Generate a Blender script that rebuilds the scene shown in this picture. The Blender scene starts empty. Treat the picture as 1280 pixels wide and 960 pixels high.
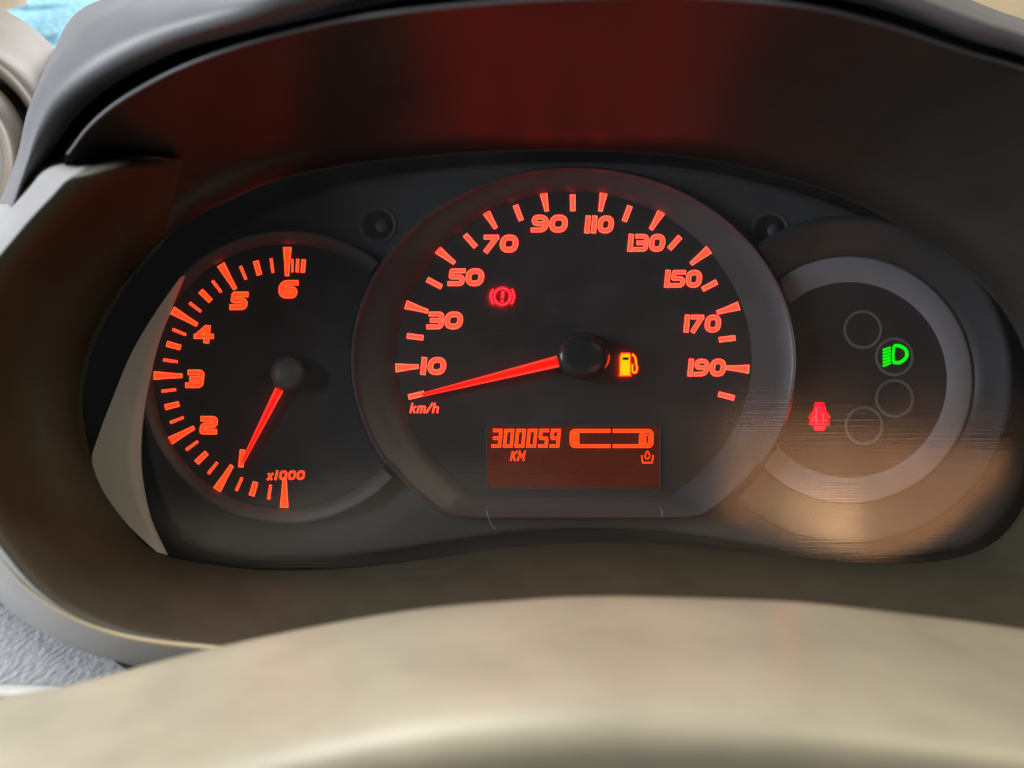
import bpy, bmesh, math, random
from mathutils import Vector

# ------------------------------------------------------------------ units
# The dial plane is the world XZ plane. One layout unit = 0.26 mm.
U = 0.00026
D = 960.0                 # camera distance from the dial plane, layout units
FX, FY = 440.0, 560.0     # where the camera stands, measured on the dial plane

def W(px, py, d=0.0):
    """world point at height d in front of the dial plane, on the sight line through (px, py)"""
    k = 1.0 - d / D
    return Vector(((FX + (px - FX) * k - 640.0) * U, -d * U, (480.0 - (FY + (py - FY) * k)) * U))

Q = W

scene = bpy.context.scene
col = scene.collection
R = math.radians

# ------------------------------------------------------------------ camera
cam_d = bpy.data.cameras.new('camera')
cam = bpy.data.objects.new('camera', cam_d)
col.objects.link(cam)
cam.location = ((FX - 640) * U, -D * U, (480 - FY) * U)
cam.rotation_euler = (R(90), 0, 0)
cam_d.sensor_fit = 'HORIZONTAL'
cam_d.sensor_width = 36.0
cam_d.lens = 36.0 * D / 1280.0
cam_d.shift_x = (640 - FX) / 1280.0
cam_d.shift_y = (FY - 480) / 1280.0
cam_d.clip_start = 0.005
cam_d.clip_end = 50.0
cam_d.dof.use_dof = True
cam_d.dof.focus_distance = (D - 8) * U
cam_d.dof.aperture_fstop = 5.6
scene.camera = cam

# ------------------------------------------------------------------ world and lamps
world = bpy.data.worlds.new('World')
scene.world = world
world.use_nodes = True
bg = world.node_tree.nodes['Background']
bg.inputs['Color'].default_value = (0.86, 0.90, 1.0, 1)
bg.inputs['Strength'].default_value = 0.05

def area(name, loc, target, sx, sy, power, color, spread=180):
    l = bpy.data.lights.new(name, 'AREA')
    l.shape = 'RECTANGLE'; l.size = sx; l.size_y = sy
    l.energy = power; l.color = color; l.spread = R(spread)
    o = bpy.data.objects.new(name, l); col.objects.link(o)
    o.location = loc
    o.rotation_euler = (Vector(target) - Vector(loc)).to_track_quat('-Z', 'Y').to_euler()
    return o

# daylight through the side window on the left, low
area('window_light_left', (-0.75, -0.30, 0.09), (0.0, -0.05, -0.03), 0.45, 0.25, 10.5, (0.90, 0.95, 1.0))
# daylight falling steeply through the windscreen over the hood
area('windscreen_light', (-0.15, -0.07, 0.60), (-0.05, -0.13, 0.0), 0.9, 0.20, 10.0, (0.97, 0.98, 1.0))
# warm light from the cabin on the right
area('cabin_light_right', (0.56, -0.34, 0.42), (-0.14, -0.05, -0.05), 0.40, 0.30, 2.5, (1.0, 0.84, 0.56))
# added warm lamps, unseen low on the right, placed for the cover's copper reflection
area('added_sheen_lamp', (0.212, -0.146, -0.093), (0.118, -0.013, -0.043), 0.150, 0.088, 0.0115, (1.0, 0.46, 0.20), 52)
area('added_glint_lamp', (0.178, -0.142, -0.090), (0.092, -0.007, -0.050), 0.026, 0.040, 0.0017, (1.0, 0.60, 0.30), 56)  # small added lamp for the brightest spot of that reflection

vs = scene.view_settings
vs.view_transform = 'Standard'; vs.look = 'None'; vs.gamma = 1.0; vs.exposure = 0.0
vs.use_curve_mapping = False
scene.render.engine = 'CYCLES'
scene.cycles.use_denoising = True
scene.cycles.max_bounces = 5
scene.cycles.transparent_max_bounces = 8
scene.cycles.sample_clamp_indirect = 6.0
scene.cycles.caustics_reflective = False
scene.cycles.caustics_refractive = False

# ------------------------------------------------------------------ materials
def new_mat(name):
    m = bpy.data.materials.new(name); m.use_nodes = True
    nt = m.node_tree; nt.nodes.clear()
    out = nt.nodes.new('ShaderNodeOutputMaterial')
    return m, nt, out

def nd(nt, t, **kw):
    n = nt.nodes.new(t)
    for k, v in kw.items():
        if hasattr(n, k) and k not in n.inputs: setattr(n, k, v)
        else: n.inputs[k].default_value = v
    return n

def plastic(name, c, rough=0.5, grain=4000, bump=0.15, var=0.15, varscale=60, spec=0.5, stretch=None, dist=0.0001, coat=0.0, rot=0.0):
    m, nt, out = new_mat(name)
    b = nd(nt, 'ShaderNodeBsdfPrincipled', **{'Roughness': rough, 'Specular IOR Level': spec, 'Coat Weight': coat})
    tc = nd(nt, 'ShaderNodeTexCoord')
    mp = nd(nt, 'ShaderNodeMapping')
    if stretch: mp.inputs['Scale'].default_value = stretch
    mp.inputs['Rotation'].default_value = (0, R(rot), 0)
    mp.vector_type = 'TEXTURE' if rot else 'POINT'
    nt.links.new(tc.outputs['Object'], mp.inputs['Vector'])
    n1 = nd(nt, 'ShaderNodeTexNoise', Scale=varscale, Detail=5.0, Roughness=0.6)
    nt.links.new(tc.outputs['Object'], n1.inputs['Vector'])
    r = nd(nt, 'ShaderNodeValToRGB')
    r.color_ramp.elements[0].position = 0.3; r.color_ramp.elements[1].position = 0.7
    r.color_ramp.elements[0].color = (*[x * (1 - var) for x in c], 1)
    r.color_ramp.elements[1].color = (*[min(1, x * (1 + var)) for x in c], 1)
    nt.links.new(n1.outputs['Fac'], r.inputs['Fac'])
    nt.links.new(r.outputs['Color'], b.inputs['Base Color'])
    mr = nd(nt, 'ShaderNodeMapRange', **{'To Min': max(0.02, rough - 0.08), 'To Max': min(1, rough + 0.08)})
    nt.links.new(n1.outputs['Fac'], mr.inputs['Value'])
    nt.links.new(mr.outputs['Result'], b.inputs['Roughness'])
    n2 = nd(nt, 'ShaderNodeTexNoise', Scale=grain, Detail=2.0)
    nt.links.new(mp.outputs['Vector'], n2.inputs['Vector'])
    bp = nd(nt, 'ShaderNodeBump', Strength=bump, Distance=dist)
    nt.links.new(n2.outputs['Fac'], bp.inputs['Height'])
    nt.links.new(bp.outputs['Normal'], b.inputs['Normal'])
    nt.links.new(b.outputs['BSDF'], out.inputs['Surface'])
    return m

def glow(name, c, strength=1.0, var=0.12):
    """lit legend: emission with a faint unevenness of the light guide behind it"""
    m, nt, out = new_mat(name)
    e = nd(nt, 'ShaderNodeEmission', Color=(*c, 1))
    tc = nd(nt, 'ShaderNodeTexCoord')
    n = nd(nt, 'ShaderNodeTexNoise', Scale=220.0, Detail=2.0)
    nt.links.new(tc.outputs['Object'], n.inputs['Vector'])
    mr = nd(nt, 'ShaderNodeMapRange', **{'To Min': strength * (1 - var), 'To Max': strength * (1 + var)})
    nt.links.new(n.outputs['Fac'], mr.inputs['Value'])
    nt.links.new(mr.outputs['Result'], e.inputs['Strength'])
    nt.links.new(e.outputs['Emission'], out.inputs['Surface'])
    return m

M = {}
M['liner'] = plastic('hood_liner_black', (0.030, 0.027, 0.024), 0.40, 3500, 0.25, 0.1)
M['lip'] = plastic('hood_charcoal', (0.115, 0.115, 0.122), 0.5, 3500, 0.3, 0.08)
M['surround'] = plastic('surround_shaded_taupe', (0.047, 0.041, 0.025), 0.55, 2600, 0.35, 0.14, 90)  # darkened copy of the surround plastic: shade put into the colour
M['edge'] = plastic('surround_lit_grey', (0.24, 0.235, 0.235), 0.5, 2600, 0.35, 0.08, 60)  # paler copy of the same plastic: light put into the colour
M['crestlight'] = plastic('crest_highlight_beige', (0.46, 0.37, 0.22), 0.45, 2600, 0.1, 0.08, 60)  # beige stands for the lit highlight along the surround crest
M['black'] = plastic('cavity_black', (0.008, 0.008, 0.008), 0.8)
M['mask'] = plastic('mask_dark_grey', (0.058, 0.060, 0.066), 0.6, 5000, 0.2, 0.12)
M['dial'] = plastic('dial_print_black', (0.026, 0.025, 0.026), 0.6, 6000, 0.1, 0.18, 70)
M['bezel'] = plastic('bezel_grey', (0.050, 0.052, 0.058), 0.42, 5000, 0.15, 0.08)
M['bezeldark'] = plastic('bezel_dark', (0.028, 0.029, 0.033), 0.42, 5000, 0.15, 0.08)
M['rim'] = plastic('rim_dark', (0.042, 0.042, 0.046), 0.45, 5000, 0.1, 0.1)
M['silver'] = plastic('silver_ring', (0.21, 0.212, 0.24), 0.45, 5000, 0.08, 0.05)
M['ringprint'] = plastic('grey_print', (0.12, 0.12, 0.125), 0.6)
M['faint'] = plastic('unlit_legend', (0.032, 0.030, 0.031), 0.6)
M['cap'] = plastic('needle_cap_black', (0.018, 0.018, 0.02), 0.3, 5000, 0.05, 0.1)
M['capgrey'] = plastic('needle_cap_grey', (0.075, 0.073, 0.070), 0.5, 5000, 0.1, 0.1)
M['coverrefl'] = plastic('cover_reflection_pale', (0.66, 0.645, 0.635), 0.5, 3000, 0.1, 0.06, 50)  # pale colour stands for a reflection in the clear cover
M['column'] = plastic('column_beige', (0.325, 0.286, 0.206), 0.38, 2200, 0.10, 0.12, 38, dist=0.0001)
M['fabric'] = plastic('dash_grain_grey', (0.31, 0.315, 0.335), 0.55, 900, 0.7, 0.1, 60, stretch=(6.0, 1, 0.9), dist=0.0010, rot=-38)
M['beige'] = plastic('trim_beige', (0.42, 0.34, 0.23), 0.5, 1500, 0.4, 0.1)
M['tan'] = plastic('vent_tan', (0.105, 0.080, 0.054), 0.5, 1800, 0.5, 0.12)
M['darkgroove'] = plastic('vent_groove', (0.02, 0.018, 0.015), 0.7)
M['palevent'] = plastic('vent_pale', (0.55, 0.53, 0.50), 0.5)
M['blue'] = plastic('blue_sheet', (0.36, 0.68, 0.90), 0.22, 800, 1.0, 0.2, 300, stretch=(0.45, 1, 1.3), dist=0.003)
M['wisp'] = plastic('lint', (0.28, 0.26, 0.25), 0.7)

M['num'] = glow('lit_orange', (1.0, 0.0235, 0.0096), 5.2)
M['numrim'] = glow('lit_orange_edge', (1.0, 0.053, 0.0320), 5.2)
M['tach'] = glow('lit_deep_orange', (1.0, 0.0185, 0.0028), 4.2)
M['tachrim'] = glow('lit_deep_orange_edge', (1.0, 0.045, 0.0130), 4.2)
M['needle'] = glow('lit_needle_red', (1.0, 0.004, 0.0015), 2.6, 0.05)
M['needlerim'] = glow('lit_needle_edge', (1.0, 0.03, 0.016), 2.0, 0.05)
M['lcd'] = glow('lit_display_digit', (1.0, 0.026, 0.001), 2.8)
M['lcdrim'] = glow('lit_display_edge', (1.0, 0.050, 0.006), 2.8)
M['screen'] = glow('display_backlight', (1.0, 0.14, 0.045), 0.075, 0.35)
M['red'] = glow('lit_warning_red', (1.0, 0.0006, 0.0036), 12.0)
M['redrim'] = glow('lit_warning_red_bright', (1.0, 0.0030, 0.0050), 30.0)
M['amber'] = glow('lit_amber', (1.0, 0.055, 0.0001), 13)
M['amberedge'] = glow('lit_amber_edge', (1.0, 0.0130, 0.0001), 13)
M['green'] = glow('lit_green', (0.001, 0.80, 0.004), 1.3)

# clear cover
m, nt, out = new_mat('clear_cover')
tr = nd(nt, 'ShaderNodeBsdfTransparent', Color=(0.97, 0.97, 0.97, 1))
gl = nd(nt, 'ShaderNodeBsdfGlossy', Roughness=0.16)
df = nd(nt, 'ShaderNodeBsdfDiffuse', Color=(0.5, 0.48, 0.46, 1))
lw = nd(nt, 'ShaderNodeLayerWeight', Blend=0.5)      # Schlick reflectance, the two faces of the thin pane together
pw = nd(nt, 'ShaderNodeMath', operation='POWER'); pw.inputs[1].default_value = 5.0
fr = nd(nt, 'ShaderNodeMath', operation='MULTIPLY_ADD'); fr.inputs[1].default_value = 0.90; fr.inputs[2].default_value = 0.085
nt.links.new(lw.outputs['Facing'], pw.inputs[0]); nt.links.new(pw.outputs[0], fr.inputs[0])
tc = nd(nt, 'ShaderNodeTexCoord')
mp = nd(nt, 'ShaderNodeMapping'); mp.inputs['Scale'].default_value = (40, 40, 1800)
mp.inputs['Rotation'].default_value = (0, R(-6), 0)
nt.links.new(tc.outputs['Object'], mp.inputs['Vector'])
ns = nd(nt, 'ShaderNodeTexNoise', Scale=1.0, Detail=3.0)
nt.links.new(mp.outputs['Vector'], ns.inputs['Vector'])
bp = nd(nt, 'ShaderNodeBump', Strength=0.13, Distance=0.0002)
nt.links.new(ns.outputs['Fac'], bp.inputs['Height'])
nt.links.new(bp.outputs['Normal'], gl.inputs['Normal'])
nb = nd(nt, 'ShaderNodeTexNoise', Scale=45.0, Detail=4.0)
nt.links.new(tc.outputs['Object'], nb.inputs['Vector'])
mr = nd(nt, 'ShaderNodeMapRange', **{'From Min': 0.3, 'From Max': 0.7, 'To Min': 0.09, 'To Max': 0.20})
nt.links.new(nb.outputs['Fac'], mr.inputs['Value'])
nt.links.new(mr.outputs['Result'], gl.inputs['Roughness'])
mx = nd(nt, 'ShaderNodeMixShader')
nt.links.new(fr.outputs[0], mx.inputs['Fac'])
nt.links.new(tr.outputs['BSDF'], mx.inputs[1]); nt.links.new(gl.outputs['BSDF'], mx.inputs[2])
mx2 = nd(nt, 'ShaderNodeMixShader', Fac=0.006)
sp = nd(nt, 'ShaderNodeTexNoise', Scale=1500.0, Detail=1.0)
nt.links.new(tc.outputs['Object'], sp.inputs['Vector'])
sr = nd(nt, 'ShaderNodeMapRange', **{'From Min': 0.755, 'From Max': 0.80, 'To Min': 0.0, 'To Max': 0.16})
nt.links.new(sp.outputs['Fac'], sr.inputs['Value'])
sm = nd(nt, 'ShaderNodeTexNoise', Scale=26.0, Detail=6.0, Roughness=0.65)
nt.links.new(tc.outputs['Object'], sm.inputs['Vector'])
sn = nd(nt, 'ShaderNodeMapRange', **{'From Min': 0.42, 'From Max': 0.72, 'To Min': 0.003, 'To Max': 0.022})
nt.links.new(sm.outputs['Fac'], sn.inputs['Value'])
sa = nd(nt, 'ShaderNodeMath', operation='ADD')
nt.links.new(sr.outputs['Result'], sa.inputs[0]); nt.links.new(sn.outputs['Result'], sa.inputs[1])
nt.links.new(sa.outputs[0], mx2.inputs['Fac'])
nt.links.new(mx.outputs['Shader'], mx2.inputs[1]); nt.links.new(df.outputs['BSDF'], mx2.inputs[2])
nt.links.new(mx2.outputs['Shader'], out.inputs['Surface'])
M['lens'] = m

# ------------------------------------------------------------------ object helpers
WORLD_LOC = {}
def thing(name, label, cat, loc, group=None):
    o = bpy.data.objects.new(name, None); col.objects.link(o)
    o.empty_display_size = 0.01
    o.location = loc; WORLD_LOC[o] = Vector(loc)
    o['label'] = label; o['category'] = cat
    if group: o['group'] = group
    return o

def obj(name, verts, faces, mats, parent=None, fmat=None, smooth=False, sharp=None):
    me = bpy.data.meshes.new(name)
    lo = Vector((min(v[i] for v in verts) for i in range(3)))
    hi = Vector((max(v[i] for v in verts) for i in range(3)))
    c = (lo + hi) / 2
    me.from_pydata([tuple(Vector(v) - c) for v in verts], [], faces)
    if not isinstance(mats, (list, tuple)): mats = [mats]
    for mm in mats: me.materials.append(M[mm])
    if fmat:
        for p, k in zip(me.polygons, fmat): p.material_index = k
    if smooth:
        me.polygons.foreach_set('use_smooth', [True] * len(me.polygons))
    bm = bmesh.new(); bm.from_mesh(me); bmesh.ops.recalc_face_normals(bm, faces=bm.faces); bm.to_mesh(me); bm.free()
    me.update()
    if smooth and sharp: me.set_sharp_from_angle(angle=R(sharp))
    o = bpy.data.objects.new(name, me); col.objects.link(o)
    base = WORLD_LOC.get(parent, Vector((0, 0, 0))) if parent else Vector((0, 0, 0))
    o.location = c - base; WORLD_LOC[o] = c
    if parent: o.parent = parent
    return o

def tag(o, label, cat, group=None):
    o['label'] = label; o['category'] = cat
    if group: o['group'] = group

def catmull(pts, n_per=8, closed=False):
    out = []; N = len(pts)
    rng = range(N if closed else N - 1)
    for i in rng:
        g = (lambda k: pts[k % N]) if closed else (lambda k: pts[max(0, min(N - 1, k))])
        p0, p1, p2, p3 = g(i - 1), g(i), g(i + 1), g(i + 2)
        for j in range(n_per):
            t = j / n_per
            out.append(tuple(0.5 * ((2 * b) + (c - a) * t + (2 * a - 5 * b + 4 * c - d) * t * t + (-a + 3 * b - 3 * c + d) * t ** 3)
                             for a, b, c, d in zip(p0, p1, p2, p3)))
    if not closed: out.append(tuple(pts[-1]))
    return out

def polar(pts, cx, cy):
    """radius as a function of angle (degrees, counter-clockwise, y down flipped) for a star-shaped outline"""
    arr = []
    for x, y in pts:
        arr.append((math.degrees(math.atan2(cy - y, x - cx)) % 360, math.hypot(x - cx, y - cy)))
    arr.sort()
    def f(a):
        a %= 360
        prev = arr[-1]; pa = prev[0] - 360; pr = prev[1]
        for (b, r) in arr:
            if a <= b:
                return pr + (r - pr) * ((a - pa) / max(1e-6, b - pa))
            pa, pr = b, r
        b, r = arr[0][0] + 360, arr[0][1]
        return pr + (r - pr) * ((a - pa) / max(1e-6, b - pa))
    return f

def grid_faces(nr, nc, close=False):
    f = []
    for i in range(nr - 1):
        for j in range(nc - (0 if close else 1)):
            k = (j + 1) % nc
            f.append((i * nc + j, i * nc + k, (i + 1) * nc + k, (i + 1) * nc + j))
    return f

# ------------------------------------------------------------------ outlines (layout units)
CX, CY = 690.0, 450.0
C0 = [(115, 578), (106, 535), (104, 490), (118, 430), (150, 370), (195, 315), (250, 272), (330, 232), (420, 210), (520, 198), (640, 190), (760, 190),
      (860, 198), (960, 218), (1060, 250), (1150, 298), (1220, 350), (1265, 405), (1290, 470), (1300, 540), (1290, 610), (1262, 660),
      (1225, 688), (1170, 702), (1080, 705), (1000, 697), (900, 686), (820, 680), (740, 678), (640, 684), (540, 698), (440, 710),
      (350, 713), (280, 708), (195, 690), (155, 650), (128, 612)]
r0 = polar(catmull(C0, 8, True), CX, CY)
E = [(85, 190), (110, 158), (150, 125), (220, 86), (300, 56), (400, 30), (480, 16), (600, 3), (720, -4), (860, -6), (1000, 6), (1100, 28),
     (1210, 64), (1290, 88), (1400, 135), (1540, 220), (1660, 330), (1720, 450), (1690, 600), (1500, 780), (900, 830), (400, 830), (100, 770), (-20, 640), (-60, 500), (-40, 380), (10, 280), (50, 232)]
rE = polar(catmull(E, 8, True), CX, CY)
S = [(85, 205), (45, 240), (0, 290), (-60, 370), (-90, 470), (-80, 560), (-45, 640), (0, 698), (40, 738), (90, 770), (150, 792), (210, 803), (280, 810),
     (400, 822), (600, 832), (800, 836), (1000, 836), (1200, 832), (1400, 815), (1540, 775), (1620, 700), (1655, 600), (1660, 480), (1640, 350), (1560, 220), (1250, 100), (700, 40), (250, 120)]
rS = polar(catmull(S, 8, True), CX, CY)

def pol(a, r, d):
    return W(CX + r * math.cos(R(a)), CY - r * math.sin(R(a)), d)

def smooth01(t):
    t = max(0, min(1, t)); return t * t * (3 - 2 * t)

# ------------------------------------------------------------------ binnacle (hood, liner, surround)
binn = thing('instrument_hood', 'dark moulded plastic hood and surround (light and shade coloured in) enclosing the lit instrument cluster', 'hood', W(690, 830, 150))

def liner_k(a):           # the liner gets shallower towards its left end
    return 1.0 - 0.36 * smooth01((a - 112) / 45.0) - 0.2 * smooth01((60 - a) / 40.0)
A = [i * 1.0 for i in range(-6, 171)]
def liner_d(t):
    tab = [(0.0, 40), (0.30, 110), (0.65, 205), (0.92, 280), (0.985, 297), (1.0, 300)]
    for (t0, d0), (t1, d1) in zip(tab, tab[1:]):
        if t <= t1: return d0 + (d1 - d0) * (t - t0) / (t1 - t0)
    return 300
rows = [-1, 0.0, 0.15, 0.30, 0.48, 0.65, 0.80, 0.92, 0.985, 1.0]
V = []
for t in rows:
    for a in A:
        tm = 1.0 - 0.9 * smooth01((a - 156) / 14.0)
        tt = max(0.0, t) * tm
        d = -25 if t < 0 else liner_d(tt) * liner_k(a)
        if t == 0: d = 40
        V.append(pol(a, r0(a) + (rE(a) - r0(a)) * tt + 4.0 * smooth01((a - 154) / 3), d))
obj('hood_liner', V, grid_faces(len(rows), len(A)), 'liner', binn, smooth=True)
V = []
A = [20 + i * 1.0 for i in range(0, 138)]  # tube in a lighter plastic: the liner edge's highlight put into colour
for k in range(8):
    for a in A:
        e = 3.6 * (1 - 0.5 * smooth01((a - 148) / 9))
        V.append(pol(a, rE(a) + e * math.cos(k * math.pi / 4) - 1.5, 300 * liner_k(a) + e * math.sin(k * math.pi / 4)))
n_ = len(A)
obj('liner_edge_highlight', V, [(k * n_ + j, k * n_ + j + 1, ((k + 1) % 8) * n_ + j + 1, ((k + 1) % 8) * n_ + j) for k in range(8) for j in range(n_ - 1)], 'lip', binn, smooth=True)

# lower surround: bowl wall, crest and outer face
A0 = 151.5
A = [A0 + x for x in (0, 0.3, 0.6, 1.0, 1.5, 2.1, 2.8, 3.6)] + [A0 + 4.5 + i * 1.0 for i in range(0, 212)]
low = [(0.0, -25, 0), (0.0, 34, 0), (0.28, 90, 0), (0.62, 150, 0), (0.85, 190, 0), (0.95, 212, 0), (1.0, 221, 0), (1.0, 222, 6), (1.0, 217, 14), (1.0, 205, 24), (1.0, 186, 38), (1.0, 150, 56), (1.0, 60, 80)]
upp = [(0.0, -25, 0), (0.0, 34, 0), (0.28, 66, 0), (0.50, 106, 0), (0.66, 165, 0), (0.75, 208, 0), (0.82, 226, 0), (0.89, 228, 0), (0.95, 220, 0), (1.0, 206, 3), (1.0, 184, 10), (1.0, 150, 18), (1.0, 40, 30)]
V = []
for (t0, d0, e0), (t1, d1, e1) in zip(low, upp):
    for a in A:
        u = smooth01((225 - a) / 45.0)
        t = t0 + (t1 - t0) * u; d = d0 + (d1 - d0) * u; ex = e0 + (e1 - e0) * u
        sh = 5.2 * smooth01((t - 0.5) / 0.45) + 12 * (1 - smooth01(t / 0.5))
        aa = a + sh * (1 - smooth01((a - A0) / 80.0))
        roll = 1 - smooth01((a - A0) / 3.6)
        dd = d - 72 * roll * roll * smooth01((t - 0.45) / 0.5)
        V.append(pol(aa, r0(aa) + (rS(aa) - r0(aa)) * t + ex, dd))
nA = len(A)
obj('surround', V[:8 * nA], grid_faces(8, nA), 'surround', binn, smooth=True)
obj('surround_lit_edge', V[7 * nA:], grid_faces(len(low) - 7, nA), 'edge', binn, smooth=True)  # same plastic as the wall, coloured paler for the light on it
A = [196 + i * 1.0 for i in range(0, 150)]  # tube along the crest: its highlight, put into a beige colour
V = []
for k in range(8):
    for a in A:
        e = 5.0 * smooth01((a - 196) / 25.0) + 0.2
        V.append(pol(a, rS(a) + 2 + e * math.cos(k * math.pi / 4), 221 + e * math.sin(k * math.pi / 4)))
n_ = len(A)
obj('crest_highlight', V, [(k * n_ + j, k * n_ + j + 1, ((k + 1) % 8) * n_ + j + 1, ((k + 1) % 8) * n_ + j) for k in range(8) for j in range(n_ - 1)], 'crestlight', binn, smooth=True)

# hood lip: the outer shell that rolls over in front of the liner
inner = [(18, 285), (30, 236), (52, 208), (72, 178), (95, 146), (130, 114), (175, 87), (235, 60), (320, 38), (440, 12), (560, -8), (720, -18), (880, -18), (1010, -8), (1110, 14), (1215, 52), (1290, 74), (1400, 122), (1545, 205)]
crest = [(8, 285), (24, 236), (38, 200), (52, 165), (75, 125), (110, 92), (160, 62), (220, 40), (310, 16), (430, -12), (560, -34), (720, -46), (880, -46), (1015, -36), (1120, -8), (1225, 30), (1300, 54), (1410, 102), (1560, 185)]
outer = [(2, 285), (20, 236), (29, 195), (37, 150), (52, 108), (80, 70), (125, 38), (190, 12), (285, -14), (415, -42), (560, -62), (720, -74), (880, -74), (1020, -60), (1130, -20), (1235, 20), (1310, 46), (1420, 92), (1575, 172)]
back = [(-16, 285), (6, 236), (22, 192), (34, 140), (50, 100), (66, 66), (98, 14), (170, -14), (270, -40), (410, -62), (560, -80), (720, -90), (880, -90), (1020, -76), (1132, -34), (1238, 10), (1313, 36), (1424, 82), (1582, 162)]
def resample(pts, n=90):
    return catmull(pts, 6)
prof = [(inner, 180), (inner, 248), (None, 300), (crest, 318), (None, 318), (outer, 300), (None, 230), (back, 120), (back, -40)]
curves = []
for k, (c, d) in enumerate(prof):
    if c is None:
        a_, b_ = prof[k - 1][0], prof[k + 1][0]
        c2 = [((x1 + x2) / 2, (y1 + y2) / 2) for (x1, y1), (x2, y2) in zip(a_, b_)]
    else: c2 = c
    curves.append((resample(c2), d))
V = []
def lip_k(x):            # the lip runs back behind the surround at its left end
    return 0.58 + 0.42 * smooth01((x - 20) / 330.0)
for c, d in curves:
    for (x, y) in c: V.append(W(x, y, d * lip_k(x) if d > 0 else d))
o = obj('hood_lip', V, grid_faces(len(curves), len(curves[0][0])), 'lip', binn, smooth=True)

# dark recess between the liner edge and the lip
Ein = [(70, 240), (88, 196), (104, 176), (118, 160), (134, 148), (158, 128), (195, 106), (255, 80), (340, 52), (450, 30), (570, 14), (720, 6), (880, 6), (1010, 20), (1105, 42), (1212, 80), (1288, 104), (1395, 150), (1535, 232)]
V = []
for c, d in ((catmull(Ein, 6), 170), (catmull(Ein, 6), 150), (catmull(inner, 6), 180), (catmull(inner, 6), 246)):
    for (x, y) in c: V.append(W(x, y, d * lip_k(x)))
obj('recess_gap', V, grid_faces(4, len(catmull(inner, 6))), 'black', binn, smooth=True)

# ------------------------------------------------------------------ instrument cluster
clu = thing('instrument_cluster', 'lit car instrument cluster with tachometer, large speedometer and warning lamp dial', 'gauge cluster', W(690, 690, 0))

# backing behind everything
N = 180
V = [Q(CX, CY, -24)]
for i in range(N):
    a = 360 * i / N; r = r0(a) * 1.16
    V.append(Q(CX + r * math.cos(R(a)), CY - r * math.sin(R(a)), -24))
obj('housing', V, [(0, 1 + i, 1 + (i + 1) % N) for i in range(N)], 'black', clu)

# mask plate: follows the outline, with a rolled edge
MK = [(196, 600), (182, 540), (180, 480), (190, 420), (216, 360), (256, 312), (310, 275), (380, 245), (450, 225), (540, 212), (640, 204), (760, 203), (860, 210),
      (960, 230), (1060, 262), (1150, 312), (1215, 365), (1255, 420), (1275, 480), (1285, 540), (1276, 605), (1250, 652), (1215, 680), (1165, 692), (1080, 696), (1000, 689),
      (900, 674), (820, 664), (740, 661), (640, 665), (540, 680), (440, 694), (350, 699), (280, 694), (225, 668)]
rM = polar(catmull(MK, 8, True), CX, CY)
N = 220
V = [Q(CX, CY, 2)]
rowsM = [(0.5, 2), (0.97, 2), (0.992, 0), (1.0, -4), (1.003, -24)]
for s_, d in rowsM:
    for i in range(N):
        a = 360 * i / N; r = rM(a) * s_
        V.append(Q(CX + r * math.cos(R(a)), CY - r * math.sin(R(a)), d))
F = [(0, 1 + i, 1 + (i + 1) % N) for i in range(N)]
F += [tuple(1 + k for k in f) for f in grid_faces(len(rowsM), N, True)]
obj('mask_plate', V, F, 'mask', clu, smooth=True, sharp=50)

# pale panel at the left end: a reflection in the cover, put into colour
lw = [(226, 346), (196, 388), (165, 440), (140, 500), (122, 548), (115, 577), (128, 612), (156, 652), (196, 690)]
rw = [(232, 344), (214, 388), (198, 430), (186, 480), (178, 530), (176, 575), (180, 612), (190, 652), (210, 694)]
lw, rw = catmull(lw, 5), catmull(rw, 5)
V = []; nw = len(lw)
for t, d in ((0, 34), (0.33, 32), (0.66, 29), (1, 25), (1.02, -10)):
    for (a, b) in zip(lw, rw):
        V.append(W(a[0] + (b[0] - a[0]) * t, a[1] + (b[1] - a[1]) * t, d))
obj('cover_reflection_panel', V, grid_faces(5, nw), 'coverrefl', clu, smooth=True)

# dimples in the mask (screw recesses)
for (x, y) in ((473, 281), (963, 287)):
    V = []; n = 36
    pr = [(24, 2.6), (22.5, 4.2), (20.5, 3.6), (18.5, -3.0), (10, -3.4), (8.5, 0.5), (4, 2.2), (0.1, 2.6)]
    pr = [(24, 2.5), (22, 3.6), (20.5, 3.0), (18.5, 2.4)]
    for r, d in pr:
        for i in range(n):
            a = 2 * math.pi * i / n
            V.append(Q(x + r * math.cos(a), y + r * math.sin(a), d))
    F = grid_faces(len(pr), n, True)
    o = obj('screw_recess', V, F, 'mask', clu, smooth=True)
    V = []
    pr = [(18.6, 2.35), (15, 2.4), (8, 2.5), (0.1, 2.5)]  # flush black disc: the shade of a recess put into its colour
    for r, d in pr:
        for i in range(n):
            a = 2 * math.pi * i / n
            V.append(Q(x + r * math.cos(a), y + r * math.sin(a), d))
    shade_disc = obj('recess_shade', V, grid_faces(len(pr), n, True), 'black', o, smooth=True)
    V = []
    pr = [(9.5, 2.4), (9, 5), (7, 7), (4, 8.2), (0.1, 8.6)]
    for r, d in pr:
        for i in range(n):
            a = 2 * math.pi * i / n
            V.append(Q(x + 5 + r * math.cos(a), y + 2 + r * math.sin(a), d))
    obj('screw_head', V, grid_faces(len(pr), n, True), 'mask', o, smooth=True)

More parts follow.
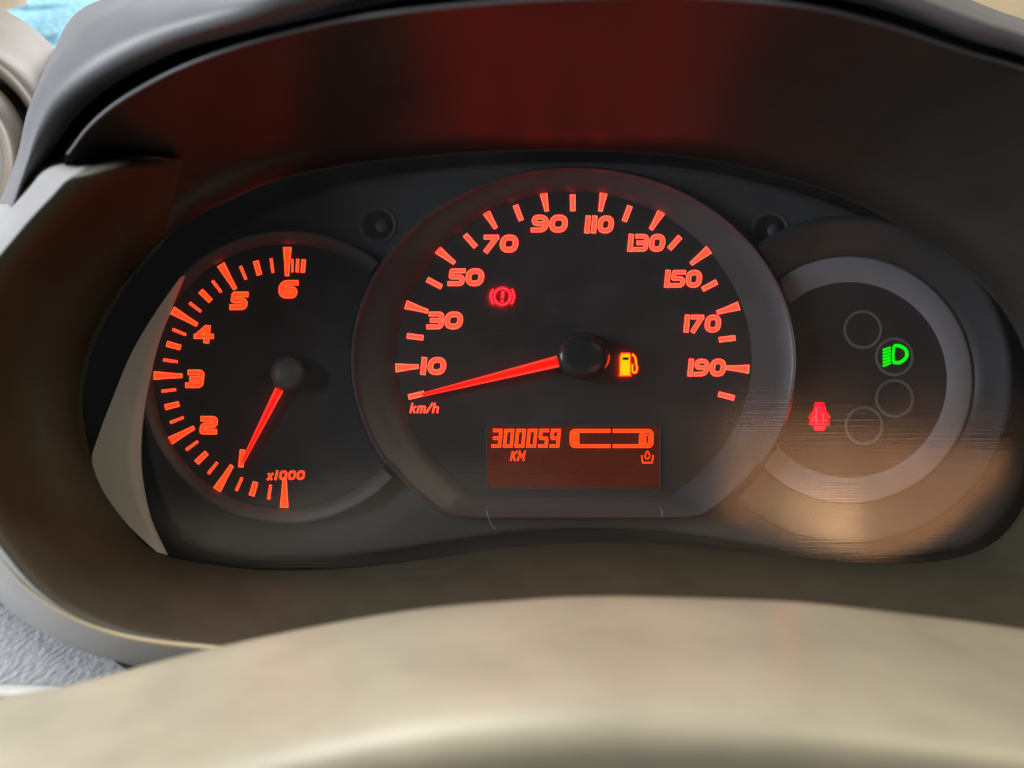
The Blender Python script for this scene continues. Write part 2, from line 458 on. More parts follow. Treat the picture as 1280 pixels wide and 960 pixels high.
# ---- speedometer bezel and dial
SX, SY = 718.0, 450.0
def sp_outer(a):     # outer edge of the bezel with its cut-off foot
    ca, sa = math.cos(R(a)), math.sin(R(a))
    v = 240.0 if sa > 0 else 243.0
    r = 1 / math.sqrt((ca / 277) ** 2 + (sa / v) ** 2)
    if sa < 0:
        r = min(r, 197.0 / -sa)
        r2 = 1 / math.sqrt((ca / 277) ** 2 + (sa / v) ** 2)
        r = r - 4 * math.exp(-((r2 - r) / 10) ** 2) * (1 if -sa > 0.5 else 0)
    return r
def sp_inner(a):
    ca, sa = math.cos(R(a)), math.sin(R(a))
    v = 209.0 if sa > 0 else 200.0
    return min(1 / math.sqrt((ca / 221.5) ** 2 + (sa / v) ** 2), 168.0 / max(1e-3, -sa) if sa < 0 else 1e9)
def ring(name, fa, rows, mats, parent, cx, cy, n=240, fm=None, **kw):
    V = []
    for t, d in rows:
        for i in range(n):
            a = 360 * i / n
            r = fa(a, t)
            V.append(Q(cx + r * math.cos(R(a)), cy - r * math.sin(R(a)), d))
    return obj(name, V, grid_faces(len(rows), n, True), mats, parent, smooth=True, **kw)
ring('speedometer_bezel', lambda a, t: sp_inner(a) + (sp_outer(a) - sp_inner(a)) * t if t <= 1 else sp_outer(a) + (t - 1) * 100,
     [(-0.02, 6), (0.0, 8), (0.5, 18), (0.90, 27), (0.955, 29.0), (0.975, 31), (0.99, 31.5), (1.005, 30.5), (1.02, 26), (1.03, 2)], 'bezel', clu, SX, SY, sharp=60)
V = [Q(SX, SY, 8)]
n = 160
for i in range(n):
    a = 360 * i / n; r = sp_inner(a) + 1.5
    V.append(Q(SX + r * math.cos(R(a)), SY - r * math.sin(R(a)), 8))
speedo = obj('speedometer_dial', V, [(0, 1 + i, 1 + (i + 1) % n) for i in range(n)], 'dial', clu)

# ---- tachometer dial and rim (cut by the speedometer bezel)
TX, TY = 358.0, 471.0
def cut_by_speedo(x0, y0, a, r):
    """shorten a ray so that it ends at the outside of the speedometer bezel"""
    ca, sa = math.cos(R(a)), math.sin(R(a))
    step = 0.0
    lo = r
    for k in range(0, int(r) + 1, 1):
        x, y = x0 + k * ca, y0 - k * sa
        aa = math.degrees(math.atan2(SY - y, x - SX))
        if math.hypot(x - SX, y - SY) < sp_outer(aa) + 3.5:
            return min(r, k - 0.5 + (r - k) * 0.0)
    return r
def radial(name, x0, y0, rows, mat, parent, n=240, disc=False, **kw):
    V = []
    cuts = [cut_by_speedo(x0, y0, 360 * i / n, 215) for i in range(n)]
    for r, d in rows:
        for i in range(n):
            a = 360 * i / n
            rr = min(r * (1 if not callable(r) else 1), cuts[i])
            V.append(Q(x0 + rr * math.cos(R(a)), y0 - rr * math.sin(R(a)), d))
    F = []
    for f in grid_faces(len(rows), n, True):
        p = [V[k] for k in f]
        if ((p[0] - p[2]).length < 0.6 * U or (p[1] - p[3]).length < 0.6 * U): continue
        i0, i1 = f[0] % n, f[1] % n
        if min(rows[f[0] // n][0], rows[f[2] // n][0]) >= min(cuts[i0], cuts[i1]): continue
        F.append(f)
    if disc:
        V.append(Q(x0, y0, rows[0][1])); c = len(V) - 1
        F += [(c, i, (i + 1) % n) for i in range(n)]
    return obj(name, V, F, mat, parent, smooth=True, **kw)
tach = radial('tachometer_dial', TX, TY, [(60, 6), (166, 6)], 'dial', clu, disc=True)
radial('tachometer_rim', TX, TY, [(165.5, 5.9), (166, 8), (174, 13), (179, 17), (181, 18.5), (183, 18.5), (185, 17), (186, 2)], 'rim', clu, sharp=60)

# ---- warning lamp dial on the right
RX, RY = 1062.0, 475.0
warn = radial('warning_dial', RX, RY, [(60, 5), (122, 5)], 'dial', clu, disc=True)
radial('silver_ring', RX, RY, [(121.5, 5.0), (122.5, 7.5), (124, 8), (151, 9), (153.5, 8.5), (154.5, 5)], 'silver', clu, sharp=50)
radial('warning_dial_bezel', RX, RY, [(153, 4), (154.5, 5), (170, 12), (196, 22), (200, 24), (203, 24), (205, 21), (206, 2)], 'bezeldark', clu, sharp=60)

# ------------------------------------------------------------------ strokes: lit legends
def offset_line(pts, half):
    """left and right offsets of a polyline with limited mitres; closed when first == last"""
    q = [pts[0]]
    for p in pts[1:]:
        if math.hypot(p[0] - q[-1][0], p[1] - q[-1][1]) > 0.02: q.append(p)
    if abs(pts[0][0] - pts[-1][0]) < 1e-6 and abs(pts[0][1] - pts[-1][1]) < 1e-6: q[-1] = q[0]
    pts = q
    closed = (abs(pts[0][0] - pts[-1][0]) < 1e-6 and abs(pts[0][1] - pts[-1][1]) < 1e-6)
    P = pts[:-1] if closed else pts
    n = len(P); L = []; Rr = []
    for i in range(n):
        def seg(a, b):
            dx, dy = b[0] - a[0], b[1] - a[1]; l = math.hypot(dx, dy) or 1e-9
            return (dx / l, dy / l)
        if closed or 0 < i < n - 1:
            s1 = seg(P[i - 1], P[i]); s2 = seg(P[i], P[(i + 1) % n])
        elif i == 0: s1 = s2 = seg(P[0], P[1])
        else: s1 = s2 = seg(P[-2], P[-1])
        nx, ny = -(s1[1] + s2[1]), s1[0] + s2[0]
        l = math.hypot(nx, ny) or 1e-9; nx /= l; ny /= l
        c = max(0.5, nx * -s1[1] + ny * s1[0])
        L.append((P[i][0] + nx * half / c, P[i][1] + ny * half / c))
        Rr.append((P[i][0] - nx * half / c, P[i][1] - ny * half / c))
    return L, Rr, closed

class Legend:
    """collects raised strokes and fills: material 0 = core, 1 = edge"""
    def __init__(s): s.v = []; s.f = []; s.m = []; s.k = 0
    def stroke(s, pts, width, d, h=1.2, rim=1.1, half_end=True):
        s.k += 1; d = d + 0.05 * s.k
        rim = min(rim, width * 0.28)
        L0, R0, cl = offset_line(pts, width / 2)
        L1, R1, _ = offset_line(pts, width / 2 - rim)
        if not cl:   # pull the core back from the ends
            for arr in (L1, R1):
                for e, nb in ((0, 1), (-1, -2)):
                    dx, dy = arr[nb][0] - arr[e][0], arr[nb][1] - arr[e][1]
                    l = math.hypot(dx, dy) or 1
                    q = min(rim, l * 0.45)
                    arr[e] = (arr[e][0] + dx / l * q, arr[e][1] + dy / l * q)
        n = len(L0); b = len(s.v)
        for rowp, dd in ((L0, d), (L0, d + h * 0.6), (L1, d + h), (R1, d + h), (R0, d + h * 0.6), (R0, d)):
            for (x, y) in rowp: s.v.append(Q(x, y, dd))
        for r in range(5):
            for j in range(n if cl else n - 1):
                k = (j + 1) % n
                s.f.append((b + r * n + j, b + r * n + k, b + (r + 1) * n + k, b + (r + 1) * n + j)); s.m.append(0 if r == 2 else 1)
        if not cl:
            for j in (0, n - 1):
                s.f.append((b + n + j, b + 2 * n + j, b + 3 * n + j, b + 4 * n + j)); s.m.append(1)
                s.f.append((b + j, b + n + j, b + 4 * n + j, b + 5 * n + j)); s.m.append(1)
    def fill(s, pts, d, h=1.2, rim=1.0):
        s.k += 1; d = d + 0.05 * s.k
        n = len(pts); cx = sum(p[0] for p in pts) / n; cy = sum(p[1] for p in pts) / n
        ar = sum(pts[i][0] * pts[(i + 1) % n][1] - pts[(i + 1) % n][0] * pts[i][1] for i in range(n))
        L, Rr, _ = offset_line(list(pts) + [pts[0]], rim)
        inn = L if ar > 0 else Rr
        b = len(s.v)
        for (x, y) in pts: s.v.append(Q(x, y, d))
        for (x, y) in pts: s.v.append(Q(x, y, d + h * 0.6))
        for (x, y) in inn: s.v.append(Q(x, y, d + h))
        for i in range(n):
            k = (i + 1) % n
            s.f.append((b + i, b + k, b + n + k, b + n + i)); s.m.append(1)
            s.f.append((b + n + i, b + n + k, b + 2 * n + k, b + 2 * n + i)); s.m.append(1)
        s.f.append(tuple(b + 2 * n + i for i in range(n))); s.m.append(0)
    def build(s, name, mats, parent):
        return obj(name, s.v, s.f, mats, parent, fmat=s.m)

def rnd(pts, rad, n=5, closed=False):
    """round the corners of a polyline; rad is one number or one per point"""
    out = []; N = len(pts)
    for i, p in enumerate(pts):
        r = rad[i] if isinstance(rad, (list, tuple)) else rad
        if (not closed and i in (0, N - 1)) or r <= 0:
            out.append(p); continue
        a, b = pts[i - 1], pts[(i + 1) % N]
        la = math.hypot(a[0] - p[0], a[1] - p[1]); lb = math.hypot(b[0] - p[0], b[1] - p[1])
        q = min(r, la * 0.5, lb * 0.5)
        s_ = (p[0] + (a[0] - p[0]) / la * q, p[1] + (a[1] - p[1]) / la * q)
        e_ = (p[0] + (b[0] - p[0]) / lb * q, p[1] + (b[1] - p[1]) / lb * q)
        for k in range(n + 1):
            t = k / n
            out.append(tuple((1 - t) ** 2 * s_[j] + 2 * t * (1 - t) * p[j] + t * t * e_[j] for j in (0, 1)))
    if closed: out.append(out[0])
    return out

def glyph(ch, w, h, t):
    """centre lines of a wide technical digit; origin at its centre, y up; returns [(points, width)]"""
    x0, x1 = -w / 2 + t / 2, w / 2 - t / 2
    y0, y1 = -h / 2 + t / 2, h / 2 - t / 2
    r = min(w, h) * 0.36
    if ch == '0':
        k = 0.5 * h - t * 0.60
        pts = [(x0 + 0.4, y0 + 0.3), (x1 - 0.4, y0 + 0.3), (x1 - 0.4, y1 - 0.3), (x0 + 0.4, y1 - 0.3)]
        return [(rnd(pts, w * 0.5, 8, True), t * 1.12)]
    if ch == '1': return [([(0, -h / 2), (0, h / 2)], t * 1.12)]
    tt = t * 0.95
    if ch == '2':
        return [(rnd([(x0 - t / 2, y1), (x1, y1), (x1, 0), (x0, 0), (x0, y0), (x1 + t / 2, y0)], [0, r, r * 0.8, r * 0.8, 1, 0]), tt)]
    if ch == '3':
        return [(rnd([(x0 - t / 2 + 0.8, y1), (x1, y1), (x1, 0.2)], [0, r, 0]), tt), (rnd([(x1, -0.2), (x1, y0), (x0 - t / 2 - 0.6, y0)], [0, r, 0]), tt),
                ([(x0 + 0.2, 0), (x1 + 0.2, 0)], tt)]
    if ch == '4':
        return [([(x1 - t * 0.75, -h / 2), (x1 - t * 0.75, h / 2 - 0.6)], t), ([(x1 - t * 0.9, y1 + 0.6), (x0 - 0.3, y0 + t * 0.72)], tt * 0.92),
                ([(x0 - t / 2, y0 + t * 0.72), (x1 + t / 2, y0 + t * 0.72)], tt * 0.9)]
    if ch == '5':
        return [(rnd([(x1 + t / 2, y1), (x0 + 0.4, y1), (x0, 0.4), (x1, 0.4), (x1, y0), (x0 - t / 2 - 0.6, y0)], [0, 1, 1, r, r, 0]), tt)]
    if ch == '6':
        return [(rnd([(x1 + t / 2, y1), (x0, y1), (x0, y0), (x1, y0), (x1, 0), (x0 + 1, 0)], [0, r * 1.3, r, r, r * 0.8, 0]), tt)]
    if ch == '7':
        return [([(x0 - t / 2, y1), (x1 + t * 0.3, y1)], tt), ([(x1 - 0.4, y1 + 0.8), (x0 + t * 0.1, -h / 2)], t * 1.05)]
    if ch == '9':
        return [(rnd([(x0 - t / 2, y0), (x1, y0), (x1, y1), (x0, y1), (x0, 0), (x1 - 1, 0)], [0, r * 1.3, r, r, r * 0.8, 0]), tt)]
    # thin lettering
    if ch == 'k': return [([(x0, -h / 2), (x0, h / 2)], t), ([(x1, h * 0.16), (x0 + t * 0.4, -h * 0.12)], t), ([(x0 + t, -h * 0.08), (x1, -h / 2)], t)]
    if ch == 'm': return [(rnd([(x0, -h / 2), (x0, h * 0.16), (0, h * 0.16), (0, -h / 2)], [0, 1, 2, 0]), t), (rnd([(0, h * 0.16 - 0.2), (x1, h * 0.16), (x1, -h / 2)], [0, 2, 0]), t)]
    if ch == 'h': return [([(x0, -h / 2), (x0, h / 2)], t), (rnd([(x0, h * 0.1), (x1, h * 0.1), (x1, -h / 2)], [0, 2, 0]), t)]
    if ch == '/': return [([(-w * 0.4, -h / 2), (w * 0.4, h / 2)], t)]
    if ch == 'x': return [([(x0, -h / 2), (x1, h * 0.2)], t), ([(x0, h * 0.2), (x1, -h / 2)], t)]
    if ch == 'K': return [([(x0, -h / 2), (x0, h / 2)], t), ([(x1, h / 2), (x0 + t * 0.4, 0)], t), ([(x0 + t * 0.6, 0.4), (x1, -h / 2)], t)]
    if ch == 'M': return [([(x0, -h / 2), (x0, h / 2), (0, -h * 0.1), (x1, h / 2), (x1, -h / 2)], t)]
    return []

def text(name, s, cx, cy, widths, h, t, d, mats, parent, gap=1.0, shear=0.10, hh=1.2, rim=1.0):
    tot = sum(widths) + gap * (len(s) - 1)
    x = cx - tot / 2
    lg = Legend()
    for ch, w in zip(s, widths):
        for pts, tw in glyph(ch, w, h, t):
            q = [(x + w / 2 + px + shear * py, cy - py) for px, py in pts]
            lg.stroke(q, tw, d, hh, rim)
        x += w + gap
    return lg.build(name, mats, parent)

def tick(parent, x, y, cx, cy, length, w_out, w_in, d, mats, name='tick_mark', ang=None):
    dx, dy = cx - x, cy - y
    l = math.hypot(dx, dy); dx /= l; dy /= l
    if ang is not None: dx, dy = math.cos(R(ang)), math.sin(R(ang))
    nx, ny = -dy, dx
    o0 = (x - dx * length / 2, y - dy * length / 2); i0 = (x + dx * length / 2, y + dy * length / 2)
    mid = (x + dx * length * 0.1, y + dy * length * 0.1); wm = w_in + (w_out - w_in) * 0.30
    pts = [(o0[0] + nx * w_out / 2, o0[1] + ny * w_out / 2), (mid[0] + nx * wm / 2, mid[1] + ny * wm / 2), (i0[0] + nx * w_in / 2, i0[1] + ny * w_in / 2),
           (i0[0] - nx * w_in / 2, i0[1] - ny * w_in / 2), (mid[0] - nx * wm / 2, mid[1] - ny * wm / 2), (o0[0] - nx * w_out / 2, o0[1] - ny * w_out / 2)]
    lg = Legend(); lg.fill(pts, d, 1.4, min(1.2, w_in * 0.27))
    return lg.build(name, mats, parent)

# ---- speedometer legends
KD = 8.1
NM = ['num', 'numrim']
for (x, y) in ((509, 459), (521, 385), (557, 320), (612.5, 273), (681, 250), (753, 250), (821, 274.5), (875, 321), (910, 386.5), (922, 460.5)):
    tick(speedo, x, y, 717, 446, 29, 11.0, 5.2, KD, NM)
for (x, y) in ((520.5, 494), (519, 421), (543, 354), (588, 301), (648, 266), (716, 253.5), (784, 267), (843.5, 303.5), (887, 357), (909, 423.5), (908, 495)):
    tick(speedo, x, y, 717, 446, 20.5, 6.8, 6.4, KD, NM)
DW = {'0': 23, '1': 8.5, '3': 20.5, '5': 20.5, '7': 20, '9': 21.5}
for s_, x, y in (('10', 541.5, 457.5), ('30', 556.5, 400.5), ('50', 583, 346.5), ('70', 626, 304.5), ('90', 687, 279.5), ('110', 749, 280.5), ('130', 808, 303.5), ('150', 854, 348.5), ('170', 878, 404.5), ('190', 883.5, 459.5)):
    k3 = 0.87 if len(s_) == 3 else 1.0
    text('numeral', s_, x, y, [DW[c] * k3 for c in s_], 22, 6.0 if k3 == 1 else 5.6, KD, NM, speedo, gap=0.8)
text('unit_text', 'km/h', 531, 510, [7.5, 10.5, 6.5, 7.5], 12.5, 2.1, KD, NM, speedo, gap=1.2, shear=0.22, hh=0.5, rim=0.4)

# needle: a tapered lit blade, square at the hub and thin at the tip
def needle(parent, tip, root, w_tip, w_root, d0, d1, mats):
    dx, dy = root[0] - tip[0], root[1] - tip[1]; l = math.hypot(dx, dy); dx /= l; dy /= l
    nx, ny = -dy, dx
    V = []
    for (p, w, d) in ((tip, w_tip, d0), (root, w_root, d1)):
        for (k, dd) in ((-0.5, -2.5), (-0.5, 0), (-0.28, 1.6), (0.28, 1.6), (0.5, 0), (0.5, -2.5)):
            V.append(W(p[0] + nx * w * k, p[1] + ny * w * k, d + dd))
    F = [(i, i + 1, 6 + i + 1, 6 + i) for i in range(5)] + [(0, 6, 11, 5), (0, 1, 2, 3, 4, 5), (11, 10, 9, 8, 7, 6)]
    return obj('needle', V, F, mats, parent, fmat=[1, 1, 0, 1, 1, 1, 1, 0])
def cap(parent, cx, cy, prof, mat, sx=1.0, n=48):
    V = []
    for r, d in prof:
        for i in range(n):
            a = 2 * math.pi * i / n
            V.append(W(cx + sx * r * math.cos(a), cy + r * math.sin(a), d))
    F = grid_faces(len(prof), n, True)
    return obj('needle_cap', V, F, mat, parent, smooth=True)
needle(speedo, (528, 493.5), (700, 451), 4.6, 14.5, 16, 26, ['needle', 'needlerim'])
cap(speedo, 729, 445, [(28, 8.2), (29, 12), (29.5, 24), (29, 31), (27, 36), (23, 39.5), (16, 41.5), (8, 42.3), (0.1, 42.5)], 'cap', sx=1.14)

# ---- warning symbols on the speedometer
def arc(cx, cy, r, a0, a1, n=24, ry=None):
    ry = ry or r
    return [(cx + r * math.cos(R(a0 + (a1 - a0) * i / n)), cy - ry * math.sin(R(a0 + (a1 - a0) * i / n))) for i in range(n + 1)]
def closed_arc(cx, cy, r, n=36):
    p = arc(cx, cy, r, 0, 360, n); p[-1] = p[0]; return p
lg = Legend()
lg.stroke(closed_arc(628, 370.5, 10.2), 2.9, KD + 2.5, 1.0, 0.8)
lg.stroke(arc(628, 370.5, 14.4, 142, 222, 16), 2.6, KD + 2.5, 1.0, 0.8)
lg.stroke(arc(628, 370.5, 14.4, -42, 38, 16), 2.6, KD + 2.5, 1.0, 0.8)
lg.stroke([(628.6, 363.5), (628, 373)], 3.0, KD + 2.5, 1.0, 0.6)
lg.stroke([(627.8, 375), (627.6, 377.8)], 3.0, KD + 2.5, 1.0, 0.6)
lg.build('brake_warning_light', ['redrim', 'red'], speedo)
lg = Legend()
b = 784.0 - 2
lg.fill([(b - 8.5, 470), (b - 7.5, 468), (b - 7.3, 446), (b - 5.4, 441.3), (b + 5.4, 441.3), (b + 6.3, 444), (b + 6.3, 468), (b + 7.4, 470)], KD + 2.5, 1.2, 1.0)
lg.stroke(rnd([(b + 8.2, 442.5), (b + 12.5, 447), (b + 13.2, 456), (b + 14.6, 460), (b + 13, 466), (b + 8.4, 465.5), (b + 8.4, 455)], 3, 4), 2.6, KD + 2.5, 1.0, 0.7)
fu = lg.build('fuel_warning_light', ['amber', 'amberedge'], speedo)
lg = Legend()
lg.fill([(b - 4.0, 446.4), (b + 4.0, 446.4), (b + 4.0, 450.2), (b - 4.0, 450.2)], KD + 4.1, 0.3, 0.3)
lg.build('fuel_light_window', ['dial', 'dial'], speedo)
# unlit legends, barely visible in the black print
for (x, y) in ((620, 411), (812, 411)):
    lg = Legend()
    lg.stroke(rnd([(x - 24, y - 6), (x + 24, y - 6), (x + 26, y + 6), (x - 26, y + 6)], 4, 4, True), 2.5, KD - 0.05, 0.06, 0.4)
    lg.stroke([(x - 14, y), (x + 14, y)], 4, KD - 0.05, 0.06, 0.4)
    lg.build('unlit_symbol', ['faint', 'faint'], speedo)

# ---- display
def rrect(x0, y0, x1, y1, r, n=5):
    return rnd([(x0, y0), (x1, y0), (x1, y1), (x0, y1)], r, n, True)[:-1]
lg = Legend(); lg.fill(rrect(609.5, 532.5, 824, 610, 4), 8.4, 0.6, 0.3)
disp = lg.build('display_screen', ['screen', 'screen'], clu)
lg = Legend()
lg.stroke(rnd([(608.3, 531.3), (825.3, 531.3), (825.3, 611.3), (608.3, 611.3)], 4, 5, True), 2.0, 8.2, 1.4, 0.6)
lg.build('display_frame', ['bezel', 'bezel'], clu)
LM = ['lcd', 'lcdrim']
LD = 9.2
SEG = {'3': 'abgcd', '0': 'abcdef', '5': 'afgcd', '9': 'abfgcd'}
x = 621.2
for ch in '300059':
    w, h, t = 12.4, 23.5, 4.1
    x0, x1, y0, y1 = -w / 2 + t / 2, w / 2 - t / 2, -h / 2 + t / 2, h / 2 - t / 2
    e = t * 0.42
    ends = {'a': ((x0 - e, y1), (x1 + e, y1)), 'd': ((x0 - e, y0), (x1 + e, y0)), 'g': ((x0 - e * 0.5, 0), (x1 + e * 0.5, 0)),
            'b': ((x1, y1 + e), (x1, 0.2)), 'c': ((x1, -0.2), (x1, y0 - e)), 'f': ((x0, y1 + e), (x0, 0.2)), 'e': ((x0, -0.2), (x0, y0 - e))}
    lg = Legend()
    for s_ in SEG[ch]:
        p, q = ends[s_]
        if ch == '0' and s_ in 'adbcef': tw = t * 0.95
        else: tw = t
        lg.stroke([(x + p[0] + 0.10 * p[1], 547.8 - p[1]), (x + q[0] + 0.10 * q[1], 547.8 - q[1])], tw, LD, 0.8, 0.7)
    lg.build('odometer_digit', LM, disp)
    x += 14.55
text('unit_text', 'KM', 647.5, 570, [8, 9], 12, 2.2, LD, LM, disp, gap=0.8, shear=0.2, hh=0.4, rim=0.4)
# fuel bar: two bracket halves with a gap at the middle
lg = Legend()
lg.stroke(rnd([(763, 538.6), (714.5, 538.6), (714.5, 557.6), (763, 557.6)], [0, 5, 5, 0], 5), 4.6, LD, 0.8, 0.9)
lg.stroke(rnd([(766, 538.6), (814.5, 538.6), (814.5, 557.6), (766, 557.6)], [0, 5, 5, 0], 5), 4.6, LD, 0.8, 0.9)
lg.build('fuel_bar_frame', LM, disp)
lg = Legend(); lg.fill([(717.5, 541.5), (724, 541.5), (724, 554.8), (717.5, 554.8)], LD, 0.8, 0.9)
lg.build('fuel_bar_segment', LM, disp)
lg = Legend()
lg.fill([(798.5, 554.8), (799, 543.5), (800.5, 541.4), (806.5, 541.4), (807.6, 543.5), (807.8, 554.8)], LD, 0.8, 0.8)
lg.stroke(rnd([(808.6, 542.5), (811, 545), (811.2, 551), (810, 554.5)], 2, 3), 1.6, LD, 0.6, 0.4)
lg.build('fuel_pump_symbol', LM, disp)
lg = Legend()
lg.stroke([(802.0, 569), (803.4, 578.3), (815, 578.3), (816.6, 569)], 1.7, LD, 0.5, 0.3)
lg.stroke(rnd([(809.4, 563.4), (812.4, 569), (811.2, 573.4), (807.2, 573.4), (806.2, 569)], 2.0, 4, True), 1.5, LD, 0.5, 0.3)
lg.build('flame_symbol', LM, disp)

# ---- tachometer legends
TD = 6.1
TM = ['tach', 'tachrim']
for (x, y) in ((355.5, 616.5), (280.5, 597), (227, 543), (210, 469.5), (231, 397), (285, 346), (359, 327)):
    tick(tach, x, y, TX, TY, 36, 10.5, 5.2, TD, TM)
thin = [(337, 615), (299, 605), (266, 585), (240, 557), (221, 525), (211, 488), (213, 451), (224, 415), (244, 384), (271, 358), (304, 341), (340, 332)]
thick = [(317, 611), (252, 572), (215, 507), (217, 432), (257, 370), (322, 335)]
for (x, y) in thin: tick(tach, x, y, TX, TY, 18, 3.6, 3.2, TD, TM)
for (x, y) in thick: tick(tach, x, y, TX, TY, 18, 7.2, 6.6, TD, TM)
for (x, y, w, a) in ((365.5, 332, 2.4, 91), (371.8, 332, 3.8, 92), (379, 332.5, 5.4, 95)): tick(tach, x, y, TX, TY, 16.5, w, w, TD, TM, ang=a)
TW = {'2': 22, '3': 22, '4': 25, '5': 21.5, '6': 24}
for s_, x, y in (('6', 360, 361.5), ('5', 299, 376), ('4', 255, 417.5), ('3', 244, 473.5), ('2', 261, 531.5)):
    text('numeral', s_, x, y, [TW[s_]], 23, 7.0, TD, TM, tach, shear=0.10)
text('numeral', '1', 302, 573, [6.5], 22, 5.6, TD, TM, tach, shear=0.10)
text('unit_text', 'x1000', 357.5, 594, [8, 5, 10, 10, 10], 12, 2.4, TD, TM, tach, gap=1.0, shear=0.2, hh=0.5, rim=0.5)
needle(tach, (303, 578), (349, 487), 4.2, 11.0, 12, 20, ['needle', 'needlerim'])
cap(tach, 360, 467, [(21, 6.2), (22, 10), (22, 18), (21.5, 24), (19.5, 29), (15.5, 32), (9, 34), (4, 34.7), (0.1, 34.9)], 'capgrey')

# ---- warning lamp dial legends
WD = 5.1
for (x, y) in ((1079, 412), (1118.5, 446), (1118.5, 498), (1080, 532)):
    lg = Legend(); lg.stroke(closed_arc(x, y, 22.6, 40), 3.8, WD, 0.8, 0.8)
    lg.build('indicator_ring', ['ringprint', 'ringprint'], warn)
lg = Legend()
lg.stroke(rnd([(1117.6, 432.3), (1124, 431.8), (1133.5, 437), (1133.8, 447), (1125, 453.5), (1116.6, 453)], [0, 3, 5, 5, 3, 0], 5) , 4.4, WD, 1.0, 0.4)
lg.stroke([(1117.6, 432), (1116.4, 443), (1116.8, 453.6)], 3.4, WD, 1.0, 0.4)
for i in range(6):
    lg.stroke([(1113.6, 434.4 + i * 3.8), (1103.6, 437.6 + i * 4.0)], 3.0, WD, 1.0, 0.4)
lg.build('headlamp_light', ['green', 'green'], warn)
lg = Legend()
cx, cy = 1024.5, 520.5
lg.fill([(cx - 5, cy - 17), (cx + 5, cy - 17), (cx + 7, cy - 9), (cx + 7.5, cy + 10), (cx + 5.5, cy + 17), (cx - 5.5, cy + 17), (cx - 7.5, cy + 10), (cx - 7, cy - 9)], WD, 1.0, 1.6)
for sx in (-1, 1):
    lg.stroke([(cx + sx * 6.5, cy - 6), (cx + sx * 12, cy + 2)], 3.0, WD, 1.0, 0.5)
    lg.stroke([(cx + sx * 6.5, cy + 2), (cx + sx * 11.5, cy + 10)], 3.0, WD, 1.0, 0.5)
lg.build('door_ajar_light', ['red', 'red'], warn)
lg = Legend()
lg.stroke([(cx - 4.2, cy - 11), (cx - 4.2, cy + 9)], 1.8, WD + 1.4, 0.5, 0.3)
lg.stroke([(cx - 4.2, cy - 1), (cx - 9, cy + 4)], 1.4, WD + 1.4, 0.5, 0.3)
lg.stroke([(cx + 4.4, cy - 4), (cx + 4.4, cy + 10)], 1.2, WD + 1.4, 0.5, 0.3)
lg.build('door_ajar_outline', ['redrim', 'redrim'], warn)

# ---- clear cover
N = 120; RR = [0.0, 0.12, 0.25, 0.4, 0.55, 0.7, 0.82, 0.92, 1.0]
def lens_d(x, y):
    t = (CY - y) / 260.0
    u = (x - CX) / 600.0
    return 58 + 36 * t + 9 * t * t + 3 * u * u
V = []
for s_ in RR:
    for i in range(N):
        a = 360.0 * i / N; r = r0(a) * s_ * 1.01
        x, y = CX + r * math.cos(R(a)), CY - r * math.sin(R(a))
        V.append(W(x, y, lens_d(x, y)))
F = grid_faces(len(RR), N, True)
F = [f for f in F if f[0] >= N] + [(0, N + i, N + (i + 1) % N) for i in range(N)]
o = obj('clear_cover', V, F, 'lens', clu, smooth=True)
if sum(p.normal.y * p.area for p in o.data.polygons) > 0: o.data.flip_normals()

# lint on the lower rim
for pts in (((608, 638), (611, 648), (614, 655), (620, 662)), ((824, 634), (828, 640), (827, 646))):
    V = []
    p = catmull([(a, b) for a, b in pts], 4)
    for (x, y) in p:
        for k in (-0.45, 0.45): V.append(W(x + k, y, 40))
        V.append(W(x, y, 40.6))
    n3 = len(p); F = []
    for i in range(n3 - 1):
        for k in range(3):
            F.append((3 * i + k, 3 * i + (k + 1) % 3, 3 * i + 3 + (k + 1) % 3, 3 * i + 3 + k))
    o = obj('lint_thread', V, F, 'wisp')
    tag(o, 'faint lint thread on the speedometer rim below the ' + ('left end' if pts[0][0] < 700 else 'right end') + ' of the display', 'lint')

# ------------------------------------------------------------------ steering column cover in front
ridge = [(-260, 930), (-120, 897), (0, 872), (75, 859), (146, 841), (262, 811), (400, 782), (527, 761), (662, 749), (737, 745.5), (800, 745.5), (950, 750), (1025, 755), (1137, 768), (1280, 787), (1420, 815), (1600, 860)]
cr = catmull(ridge, 6)
V = []
prof = [(110, 160), (40, 225), (10, 268), (2, 288), (0, 300), (4, 312), (16, 332), (40, 372), (72, 430), (105, 482), (130, 512), (150, 528), (172, 536), (200, 538), (260, 530), (340, 510)]
for off, d in prof:
    for (x, y) in cr: V.append(W(x, y + off, d))
o = obj('steering_column_cover', V, grid_faces(len(prof), len(cr)), 'column', smooth=True)
tag(o, 'smooth rounded beige plastic steering column cover across the bottom foreground', 'column cover')

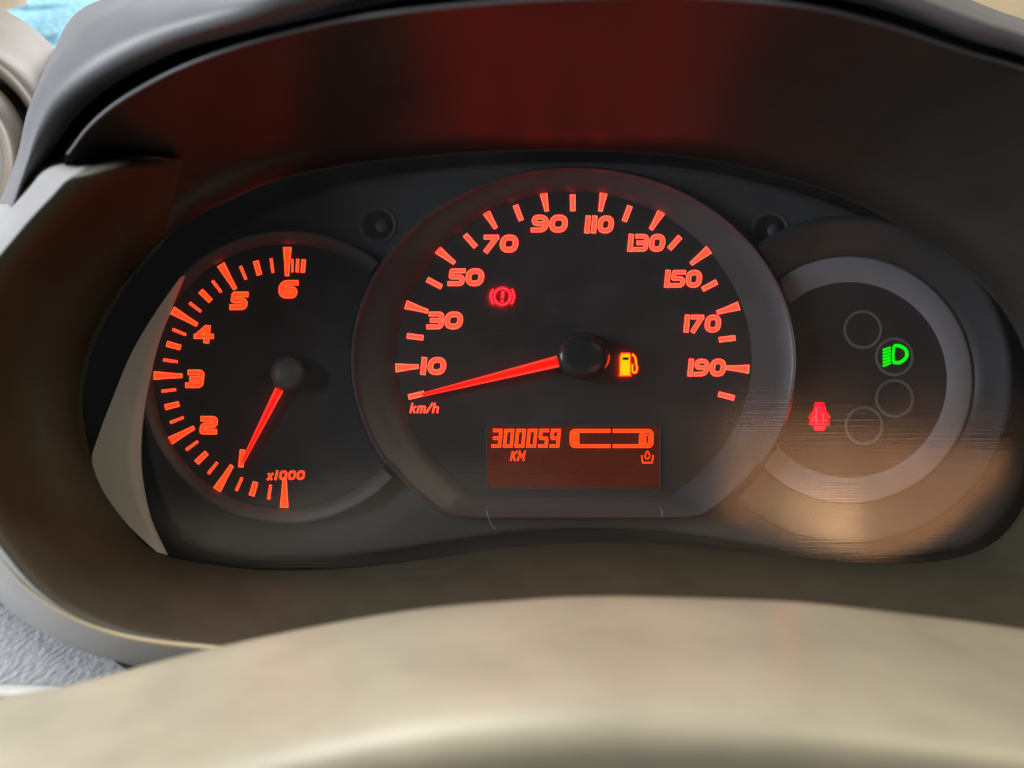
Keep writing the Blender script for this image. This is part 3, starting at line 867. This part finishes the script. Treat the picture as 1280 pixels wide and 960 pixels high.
# ------------------------------------------------------------------ surroundings seen at the corners
# grained dash panel, lower left
def patch(name, quad, d4, n, mat, parent=None, bulge=0, fn=None):
    V = []
    for i in range(n + 1):
        for j in range(n + 1):
            u, v = i / n, j / n
            p = [(1 - u) * (1 - v) * quad[0][k] + u * (1 - v) * quad[1][k] + u * v * quad[2][k] + (1 - u) * v * quad[3][k] for k in (0, 1)]
            d = (1 - u) * (1 - v) * d4[0] + u * (1 - v) * d4[1] + u * v * d4[2] + (1 - u) * v * d4[3]
            d += bulge * math.sin(math.pi * u) * math.sin(math.pi * v)
            if fn: d += fn(u, v)
            V.append(W(p[0], p[1], d))
    return obj(name, V, grid_faces(n + 1, n + 1), mat, parent, smooth=True)
dash = thing('dashboard', 'grey grained and beige dashboard showing beyond the hood at lower left and upper right', 'dashboard', W(-100, 1000, 100))
patch('grained_panel', [(-260, 700), (60, 770), (200, 866), (-260, 850)], (120, 130, 175, 175), 24, 'fabric', dash, bulge=6)
patch('trim_strip', [(-200, 849), (120, 860), (120, 874), (-200, 866)], (190, 190, 200, 200), 8, 'palevent', dash, bulge=4)
patch('lower_panel', [(-260, 858), (200, 868), (260, 1000), (-260, 1000)], (150, 150, 190, 190), 8, 'beige', dash)
patch('top_panel', [(1000, -160), (1500, -160), (1500, 120), (1000, 60)], (-300, -300, -160, -160), 10, 'beige', dash, bulge=10)

# round tan vent trim, left edge
vent = thing('air_vent', 'round tan air vent trim with dark groove at the left edge', 'vent', W(-70, 200, 60))
vx, vy = -78.0, 205.0
def lathe(name, prof, mat, parent, n=96):
    V = []
    for r, d in prof:
        for i in range(n):
            a = 2 * math.pi * i / n
            V.append(W(vx + r * math.cos(a), vy + r * 1.06 * math.sin(a), d))
    return obj(name, V, grid_faces(len(prof), n, True), mat, parent, smooth=True)
lathe('outer_rim', [(200, -40), (178, 0), (165, 30), (158, 44), (150, 56), (143, 60), (136, 56), (130, 46), (127, 30)], 'tan', vent)
lathe('groove', [(128, 34), (124, 26), (119, 26), (117, 34)], 'darkgroove', vent)
lathe('inner_rim', [(118, 30), (117, 50), (112, 62), (104, 68), (96, 72), (90, 68), (84, 56), (80, 40)], 'tan', vent)
lathe('centre_disc', [(82, 44), (70, 48), (40, 52), (0.1, 54)], 'palevent', vent)

rng = random.Random(4)
bumps = [(rng.random(), rng.random(), rng.uniform(0.015, 0.05), rng.uniform(-9, 9)) for _ in range(160)]
def crinkle(u, v):
    return sum(h * math.exp(-(((u - a) / (s_ * 2.2)) ** 2 + ((v - b + 0.25 * (u - a)) / s_) ** 2)) for a, b, s_, h in bumps)
blue = patch('crinkled_sheet', [(-160, -60), (420, -90), (420, 120), (-160, 110)], (-500, -500, -330, -330), 90, 'blue', fn=crinkle)
tag(blue, 'pale blue crinkled sheet beyond the hood in the upper left corner', 'sheet')
pillar = patch('pillar_trim', [(-220, -160), (60, -160), (34, 4), (-60, 40)], (-320, -320, -300, -300), 10, 'beige', bulge=30)
tag(pillar, 'blurred cream trim in the extreme upper left corner above the blue sheet', 'trim')
